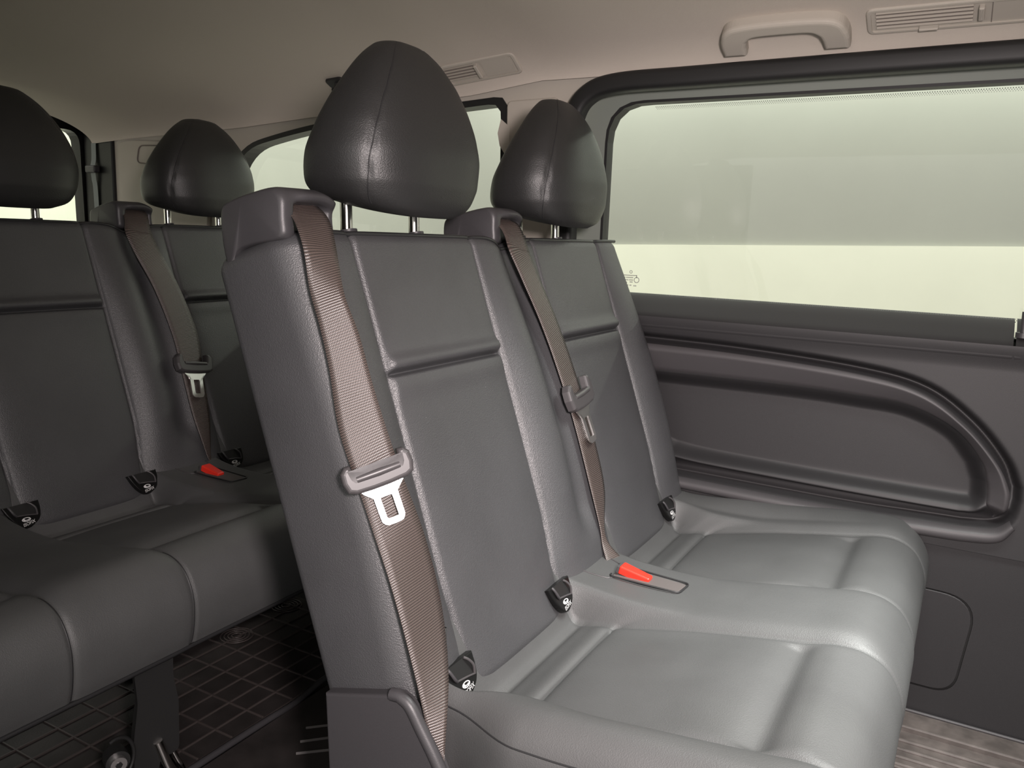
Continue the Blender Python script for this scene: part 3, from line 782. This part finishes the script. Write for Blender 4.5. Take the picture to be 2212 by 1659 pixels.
def tongue(parent, A, B, i, size=1.0, flip=1):
    """plastic sleeve with a steel latch plate, threaded on the belt at sample i"""
    cen = (A[i] + B[i]) / 2; w = B[i] - A[i]; wd = np.linalg.norm(w); w /= wd
    t = (A[i + 2] + B[i + 2] - A[i - 2] - B[i - 2]); t -= w * (t @ w); t /= np.linalg.norm(t)
    nn = np.cross(w, t) * flip; nn /= np.linalg.norm(nn)
    if nn @ (np.array((0, 0, 1.0)) - cen) < 0: nn = -nn
    fr_ = frame(cen + nn * .003, w, -t, nn)
    W = wd * .93
    tg = bpy.data.objects.new('belt_tongue', None)
    body = [(-.86, -.10), (-.80, -.40), (-.62, -.50), (-.2, -.53), (.2, -.53), (.62, -.50), (.80, -.40), (.86, -.10), (.84, .20), (.72, .36), (.58, .36), (.54, .02), (.52, -.02), (-.52, -.02), (-.54, .02), (-.58, .36), (-.72, .36), (-.84, .20)]
    body = [(a * W, b * W * .80) for a, b in body]
    s = mark(plate('tongue_sleeve', body, .016, fr_, SLEEVE, parent, bevel=.006, smooth=False), parent)
    back = rounded([(-.70 * W, .0), (.70 * W, .0), (.70 * W, -.35 * W), (-.70 * W, -.35 * W)], .01)
    tube('cross_bar', [fr_(-.52 * W, -.07 * W, .012), fr_(0, -.07 * W, .0145), fr_(.52 * W, -.07 * W, .012)], .0055, SLEEVE, s, up=tuple(nn), n=8)
    ol = [(-.50, -.40), (-.46, -.46), (-.32, -.50), (-.28, -.62), (-.27, -1.22), (-.19, -1.32), (.0, -1.33), (.19, -1.32), (.27, -1.22), (.28, -.62), (.32, -.50), (.46, -.46), (.50, -.40), (.0, -.38)]
    ol = resample([(a * W, b * W) for a, b in ol], 48)
    c = np.array((0, -.93 * W)); hol = []
    for p in ol:
        v = p - c; a = math.atan2(v[1], v[0]); hw, hh = .140 * W, .26 * W
        k = 1 / max(abs(math.cos(a)) / hw, abs(math.sin(a)) / hh, 1e-6) ; hol.append(c + np.array((math.cos(a), math.sin(a))) * k)
    plate('latch_plate', ol[::-1], .0035, fr_, STEEL, s, bevel=.001, hole=np.array(hol)[::-1], c0=.004)
    return s

FONT = bpy.data.fonts.load('<builtin>') if False else None
def text(body, size, fr_, material, parent, name='lettering'):
    cu = bpy.data.curves.new(name, 'FONT'); cu.body = body; cu.size = size; cu.align_x = 'CENTER'; cu.align_y = 'CENTER'; cu.extrude = 0.0; cu.resolution_u = 3
    o = bpy.data.objects.new(name, cu); COL.objects.link(o); dg = bpy.context.evaluated_depsgraph_get(); dg.update()
    me = bpy.data.meshes.new_from_object(o.evaluated_get(dg)); bpy.data.objects.remove(o, do_unlink=True)
    V = [fr_(v.co.x, v.co.y, 0) for v in me.vertices]; F = [tuple(p.vertices) for p in me.polygons]
    return obj(name, V, F, material, parent, False)

def isofix(root, x0, yc, dz=0.0):
    """anchor funnel let into the cushion's rear slope, its throat running in under the backrest"""
    pos = np.array((x0 - .5515 - dz * .4, yc, .402 + dz)); up = np.array((-.40, 0, .9165)); nn = np.array((.9165, 0, .40))
    fr_ = frame(pos, (0, 1, 0), up, nn)
    fe = frame(pos, (0, 1, 0), up, nn); fr_ = frame(pos, (0, 1.22, 0), up * .74, nn)
    shell = np.vstack([bez([(-.033, .034), (-.031, .026), (-.0265, .008), (-.018, -.016), (-.008, -.032), (.0, -.036)], 14), bez([(.006, -.0345), (.018, -.024), (.0255, -.010), (.0285, .010), (.029, .024), (.029, .034)], 14)])
    b = mark(plate('child_seat_anchor', shell, .011, fr_, GLOSS, root, bevel=.003, c0=-.006), root)
    # throat: two side ribs and a cross ridge round a dark scoop
    scoop = np.vstack([bez([(-.021, .0335), (-.020, .024), (-.016, .012), (-.012, .004)], 8), bez([(.004, .0), (.0185, -.004)], 4), bez([(.019, .006), (.016, .022), (.012, .030), (.010, .0335)], 8)])
    plate('anchor_mouth', scoop, .001, fr_, RUBBER, b, c0=.0045)
    tube('funnel_rim', bez([fr_(.009, .034, .006), fr_(.0135, .026, .009), fr_(.0185, .012, .0095), fr_(.0195, -.005, .006)], 14), .0021, SLEEVE, b, n=7)
    tube('funnel_rim', bez([fr_(-.023, .034, .005), fr_(-.0215, .025, .0075), fr_(-.0175, .010, .0075), fr_(-.013, .003, .005)], 14), .0024, PLASTIC, b, n=7)
    tube('funnel_ridge', bez([fr_(-.013, .003, .005), fr_(.003, .0, .0065), fr_(.0195, -.005, .006)], 8), .0016, SLEEVE, b, n=6)
    e = [(.0074 * math.cos(t), -.0115 + .0058 * math.sin(t)) for t in np.linspace(0, 2 * math.pi, 24, endpoint=False)]
    ei = [(.0058 * math.cos(t), -.0115 + .0041 * math.sin(t)) for t in np.linspace(0, 2 * math.pi, 24, endpoint=False)]
    plate('emblem_ring', e, .0006, fr_, WHITE, b, hole=ei, c0=.0052)
    plate('emblem_child_seat', [(-.0052, -.0118), (-.0038, -.0142), (.0035, -.0140), (.0054, -.0115), (.0038, -.0112), (.0022, -.0124), (-.0015, -.0124), (-.0034, -.0088), (-.0046, -.0088)], .0006, fr_, WHITE, b, c0=.0052)
    text('ISOFIX', .0102, frame(fr_(.0032, -.0235, .0054), np.array((0, .84, 0)) + up * .14, up * .95, nn), WHITE, b)
    return b

def buckle(root, x0, yc, cus):
    """red release button of the belt buckle in its lined slot"""
    _, VC, ssc, yyc = cus; row = VC[int(np.argmin(abs(yyc - yc)))]; row = row[(row[:, 0] > x0 - .55) & (row[:, 0] < x0 - .30)]
    z0, z1 = np.interp([x0 - .505, x0 - .385], row[:, 0], row[:, 2]); sl_ = np.array((.12, 0, z1 - z0)); sl_ /= np.linalg.norm(sl_)
    p = frame((x0 - .445, yc, (z0 + z1) / 2 - .0004), sl_, (0, 1, 0), (-sl_[2], 0, sl_[0]))
    s = mark(plate('buckle_slot', rounded([(-.062, -.024), (.058, -.020), (.062, .020), (-.062, .026)], .008), .0022, p, POCKETM, root, bevel=.001), root)
    _o = cus[0]
    for pts in ([(-.580, -.046), (-.545, -.044), (-.512, -.036), (-.505, -.028)], [(-.560, .046), (-.530, .040), (-.507, .030)]):
        PP = []
        for (xx, dy) in bez(pts, 14):
            r_ = VC[int(np.argmin(abs(yyc - yc - dy)))]; r_ = r_[:int(len(r_) * .6)]; k_ = np.argsort(r_[:, 0]); PP.append((x0 + xx, yc + dy, float(np.interp(x0 + xx, r_[k_, 0], r_[k_, 2])) + .0004))
        tube('slot_seam', PP, .0014, SLEEVE, s, n=6)
    tube('slot_stitch', [p(a, b, .003) for a, b in rounded([(-.066, -.028), (.062, -.024), (.066, .024), (-.066, .030)], .010)], .0016, PIPING, s, n=6)
    q = frame(p(-.026, -.002, .000), (.97, 0, -.22), (0, 1, 0), (.22, 0, .97))
    r = plate('release_button', rounded([(-.030, -.013), (.028, -.010), (.028, .010), (-.030, .013)], .004), .014, q, RED, s, bevel=.003)
    plate('button_edge', rounded([(-.034, -.0145), (-.029, -.0145), (-.029, .0145), (-.034, .0145)], .001), .012, q, SLEEVE, s)
    return s

def build_bench(root, x0, near, far, first, nseats, rear=False):
    seams = [(first + .906 - .906 + SW * k, first + .314 + SW * k) for k in range(nseats)]
    cseams = [(a - .012, b - .010) for a, b in seams]
    build_backrest(root, x0, (near, far), seams)
    cus = build_cushion(root, x0, (near + .008, far + .01), cseams, [])
    return seams, cus

# front bench: two seats
fb = thing('two_seat_bench', 'black leather two-seat bench in front, its near belt bright brown and side shield showing', 'seat', (-.45, 1.33, 0), 'leather seat benches')
seams, cus = build_bench(fb, 0.0, .785, 1.880, .906, 2)
for (a, b) in seams:
    headrest(fb, 0.0, a + .157); belt_guide(fb, 0.0, a - .118)
NL = [(-.803, .803, 1.030), (-.785, .803, 1.016), (-.765, .793, 1.000), (-.746, .784, .972), (-.735, .782, .925), (-.718, .7815, .880), (-.702, .7815, .825), (-.684, .7815, .737), (-.642, .7815, .635), (-.604, .7815, .550), (-.555, .780, .431), (-.531, .776, .355), (-.516, .771, .315), (-.509, .769, .290)]
NR = [(-.803, .866, 1.034), (-.780, .860, 1.022), (-.7611, .8512, 1.007), (-.730, .8294, .9635), (-.7006, .809, .918), (-.6815, .8137, .872), (-.6595, .815, .808), (-.638, .820, .746), (-.6248, .8247, .707), (-.615, .8325, .6696), (-.606, .8465, .616), (-.596, .857, .5626), (-.5815, .860, .511), (-.563, .853, .465), (-.543, .832, .432), (-.525, .802, .395), (-.514, .781, .340), (-.509, .775, .300)]
b1, A, B, s = ribbon('seat_belt', NL, NR, 90, fb, over=(0.0, seams, (.785, 1.880)))
i = int(np.argmin(abs((A[:, 2] + B[:, 2]) / 2 - .706)))
tongue(b1, A, B, i)
FL = [(-.803, 1.338, 1.030), (-.785, 1.337, 1.018), (-.768, 1.328, 1.002), (-.750, 1.316, .975), (-.724, 1.323, .922), (-.694, 1.348, .840), (-.654, 1.362, .724), (-.627, 1.368, .643), (-.599, 1.371, .558), (-.566, 1.372, .470), (-.555, 1.366, .435), (-.535, 1.350, .405)]
FR = [(-.803, 1.401, 1.034), (-.780, 1.401, 1.024), (-.764, 1.394, 1.004), (-.750, 1.388, .978), (-.730, 1.403, .922), (-.702, 1.428, .842), (-.660, 1.444, .718), (-.624, 1.452, .606), (-.594, 1.444, .520), (-.569, 1.400, .470), (-.552, 1.385, .437), (-.520, 1.400, .400)]
b2, A, B, s = ribbon('seat_belt', FL, FR, 90, fb, over=(0.0, seams, (.785, 1.880)))
i = int(np.argmin(abs((A[:, 2] + B[:, 2]) / 2 - .715)))
tongue(b2, A, B, i)
for yc in (.876, 1.188, 1.742): isofix(fb, 0.0, yc)
buckle(fb, 0.0, 1.325, cus)
# plastic side shield under the near end of the bench
fsd = frame((0, .772, 0), (1, 0, 0), (0, 0, 1), (0, -1, 0))
SH = np.vstack([bez([(-.700, .386), (-.640, .404), (-.590, .419)], 8), bez([(-.578, .420), (-.562, .412), (-.545, .388), (-.512, .338), (-.475, .26), (-.455, .18), (-.45, .02)], 24), [(-.66, .02), (-.69, .20)]])
sh = mark(plate('side_shield', SH[::-1], .020, fsd, PLASTIC, fb, bevel=.004, c0=-.016), fb)
tube('shield_rim', np.array([fsd(p[0], p[1], .0) for p in SH[7:31]]), .0085, PLASTIC, sh, up=(0, 1, 0), n=10)
box('bench_frame', -.60, -.10, .83, 1.83, .05, .262, IRON, fb, .01)
box('belt_anchor', -.525, -.500, .768, .778, .285, .325, IRON, fb, .003)

# rear bench: three seats
rb = thing('three_seat_bench', 'black leather three-seat bench in the shade behind the front bench', 'seat', (-1.54, 1.0, 0), 'leather seat benches')
X0 = -1.09
seams, cus = build_bench(rb, X0, .250, 1.880, .371, 3, True)
for k, (a, b) in enumerate(seams[1:]):
    headrest(rb, X0, a + .157)
    belt_guide(rb, X0, a - .118)
FLr = [(p[0] + X0, p[1], p[2]) for p in FL[:7]] + [(-1.716, 1.360, .640), (-1.677, 1.360, .527), (-1.645, 1.372, .440), (-1.640, 1.382, .410), (-1.63, 1.384, .395)]
FRr = [(p[0] + X0, p[1], p[2]) for p in FR[:7]] + [(-1.722, 1.430, .632), (-1.684, 1.416, .518), (-1.650, 1.392, .440), (-1.642, 1.390, .408), (-1.625, 1.392, .395)]
b3, A, B, s = ribbon('seat_belt', FLr, FRr, 90, rb, over=(X0, seams, (.250, 1.880)))
i = int(np.argmin(abs((A[:, 2] + B[:, 2]) / 2 - .655)))
tongue(b3, A, B, i)
for yc in (.912, 1.194, 1.455): isofix(rb, X0, yc)
buckle(rb, X0, 1.325, cus)
box('bench_frame', X0 - .60, X0 - .16, .30, 1.83, .20, .265, IRON, rb, .01)
# steel foot of the rear bench
ft = mark(plate('bench_foot', rounded([(-.035, .275), (.032, .275), (.030, .20), (.038, .15), (.036, .055), (.018, .05), (.010, .075), (-.012, .0), (-.040, .0), (-.038, .10), (-.028, .17)], .008), .02, frame((-1.205, .870, 0), (.25, .97, 0), (0, 0, 1), (.97, -.25, 0)), IRON, rb, bevel=.003), rb)
tube('locking_tube', [(-1.185, .865, .085), (-1.17, .885, .0)], .0085, CHROME, ft, n=12)
tube('locking_tube', [(-1.205, .895, .07), (-1.185, .915, .0)], .0065, CHROME, ft, n=12)
tube('foot_bolt', [(-1.215, .800, .085), (-1.190, .790, .085)], .020, IRON, ft, n=20)
tube('bolt_head', [(-1.192, .790, .085), (-1.182, .786, .085)], .0135, STEEL, ft, n=18)
tube('bolt_socket', [(-1.185, .787, .085), (-1.1805, .7855, .085)], .006, IRON, ft, n=6)
sweep('spring', [(-1.195, .790 + .034 * math.cos(a), .085 + .042 * math.sin(a)) for a in np.linspace(-.9, 1.9, 16)], circ(.0035, 8), IRON, ft, up=(1, 0, 0))
tube('front_rail', [(X0 - .10, .30, .245), (X0 - .10, 1.83, .245)], .014, IRON, rb, up=(1, 0, 0), n=12)

# ------------------------------------------------------------------ things on the headliner
# grab handle
gh = thing('grab_handle', 'grey-beige plastic grab handle on the headliner above the large window', 'handle', (-.41, 1.83, 1.44))
fh = roofframe(-.408, 1.818)
HO = np.vstack([[(-.128, -.050), (-.129, -.020)], bez([(-.127, -.004), (-.118, .020), (-.098, .035), (-.060, .041), (0, .043), (.060, .041), (.098, .035), (.118, .020), (.127, -.004)], 36), [(.129, -.020), (.128, -.050)]])
HI = np.vstack([[(.079, -.050), (.077, -.026)], bez([(.073, -.010), (.062, .001), (.045, .005), (0, .006), (-.045, .005), (-.062, .001), (-.073, -.010)], 24), [(-.077, -.026), (-.079, -.050)]])
plate('grip', np.vstack([HO, HI])[::-1], .030, fh, TRIMB, gh, bevel=.009, c0=-.001, smooth=False)
# air vents
def air_vent(label, x, y, w, h, louvre_x, tabs):
    av = thing('air_vent', label, 'vent', (x, y, float(headz(x, y))))
    f_ = roofframe(x, y)
    bzl = rounded([(-w / 2, -h / 2), (w / 2, -h / 2), (w / 2, h / 2), (-w / 2, h / 2)], .016, 6)
    plate('vent_frame', bzl, .009, f_, TRIMB, av, bevel=.004, hole=rounded([(-w / 2 + .009, -h / 2 + .008), (w / 2 - .009, -h / 2 + .008), (w / 2 - .009, h / 2 - .008), (-w / 2 + .009, h / 2 - .008)], .008, 6), c0=-.003)
    plate('vent_face', rounded([(-w / 2 + .008, -h / 2 + .007), (w / 2 - .008, -h / 2 + .007), (w / 2 - .008, h / 2 - .007), (-w / 2 + .008, h / 2 - .007)], .008, 6), .0035, f_, TRIMB, av, c0=-.001)
    lx0, lx1 = louvre_x
    plate('vent_shaft', [(lx0, -h / 2 + .016), (lx1, -h / 2 + .016), (lx1, h / 2 - .011), (lx0, h / 2 - .011)], .0006, f_, VENTD, av, c0=.0026)
    n = 5
    for k in range(n):
        b = -h / 2 + .019 + (h - .032) * k / (n - 1)
        V = [f_(lx0, b - .0030, .003), f_(lx1, b - .0030, .003), f_(lx1, b + .0016, .008), f_(lx0, b + .0016, .008), f_(lx0, b + .0022, .003), f_(lx1, b + .0022, .003)]
        obj('louvre', V, [(0, 1, 2, 3), (3, 2, 5, 4), (0, 3, 4), (1, 5, 2)], TRIMB, av, False)
    for (a, b, tw, thh) in tabs:
        plate('slider', rounded([(a - tw / 2, b - thh / 2), (a + tw / 2, b - thh / 2), (a + tw / 2, b + thh / 2), (a - tw / 2, b + thh / 2)], min(tw, thh) * .25, 4), .012, f_, TRIMB, av, bevel=.003, c0=.001)
    return av, f_
v2, f2 = air_vent('long grey-beige roof vent at the right, louvres open beside the grab handle', .00, 1.824, .50, .072, (-.232, -.066), [(-.052, .004, .010, .034), (-.140, -.026, .034, .007)])
plate('vent_panel_joint', [(-.036, -.028), (-.0345, -.028), (-.0345, .028), (-.036, .028)], .001, f2, VENTD, v2, c0=.0025)
v1, f1 = air_vent('short grey-beige roof vent half hidden behind the nearer headrest', -1.155, 1.846, .22, .068, (-.10, -.012), [(-.004, .0, .010, .040)])
plate('vent_panel_joint', [(.010, -.025), (.092, -.025), (.092, .025), (.010, .025)], .0012, f1, TRIMB, v1, c0=.0027)
# dark piece put in for a shadow spot behind the near headrest
hk = thing('hook_and_shade_spot', 'small dark piece painting a shadow spot on the headliner behind the nearest headrest', 'shade spot', (-1.604, 1.818, float(headz(-1.604, 1.818))))
fk = roofframe(-1.604, 1.818)
plate('shade_spot_base', rounded([(-.03, -.018), (.03, -.018), (.03, .018), (-.03, .018)], .012), .008, fk, DOORP, hk, bevel=.003, c0=-.002)
tube('shade_spot_arm', bez([fk(0, .0, .004), fk(0, -.006, .020), fk(0, .004, .028)], 8), .005, DOORP, hk, up=(1, 0, 0))
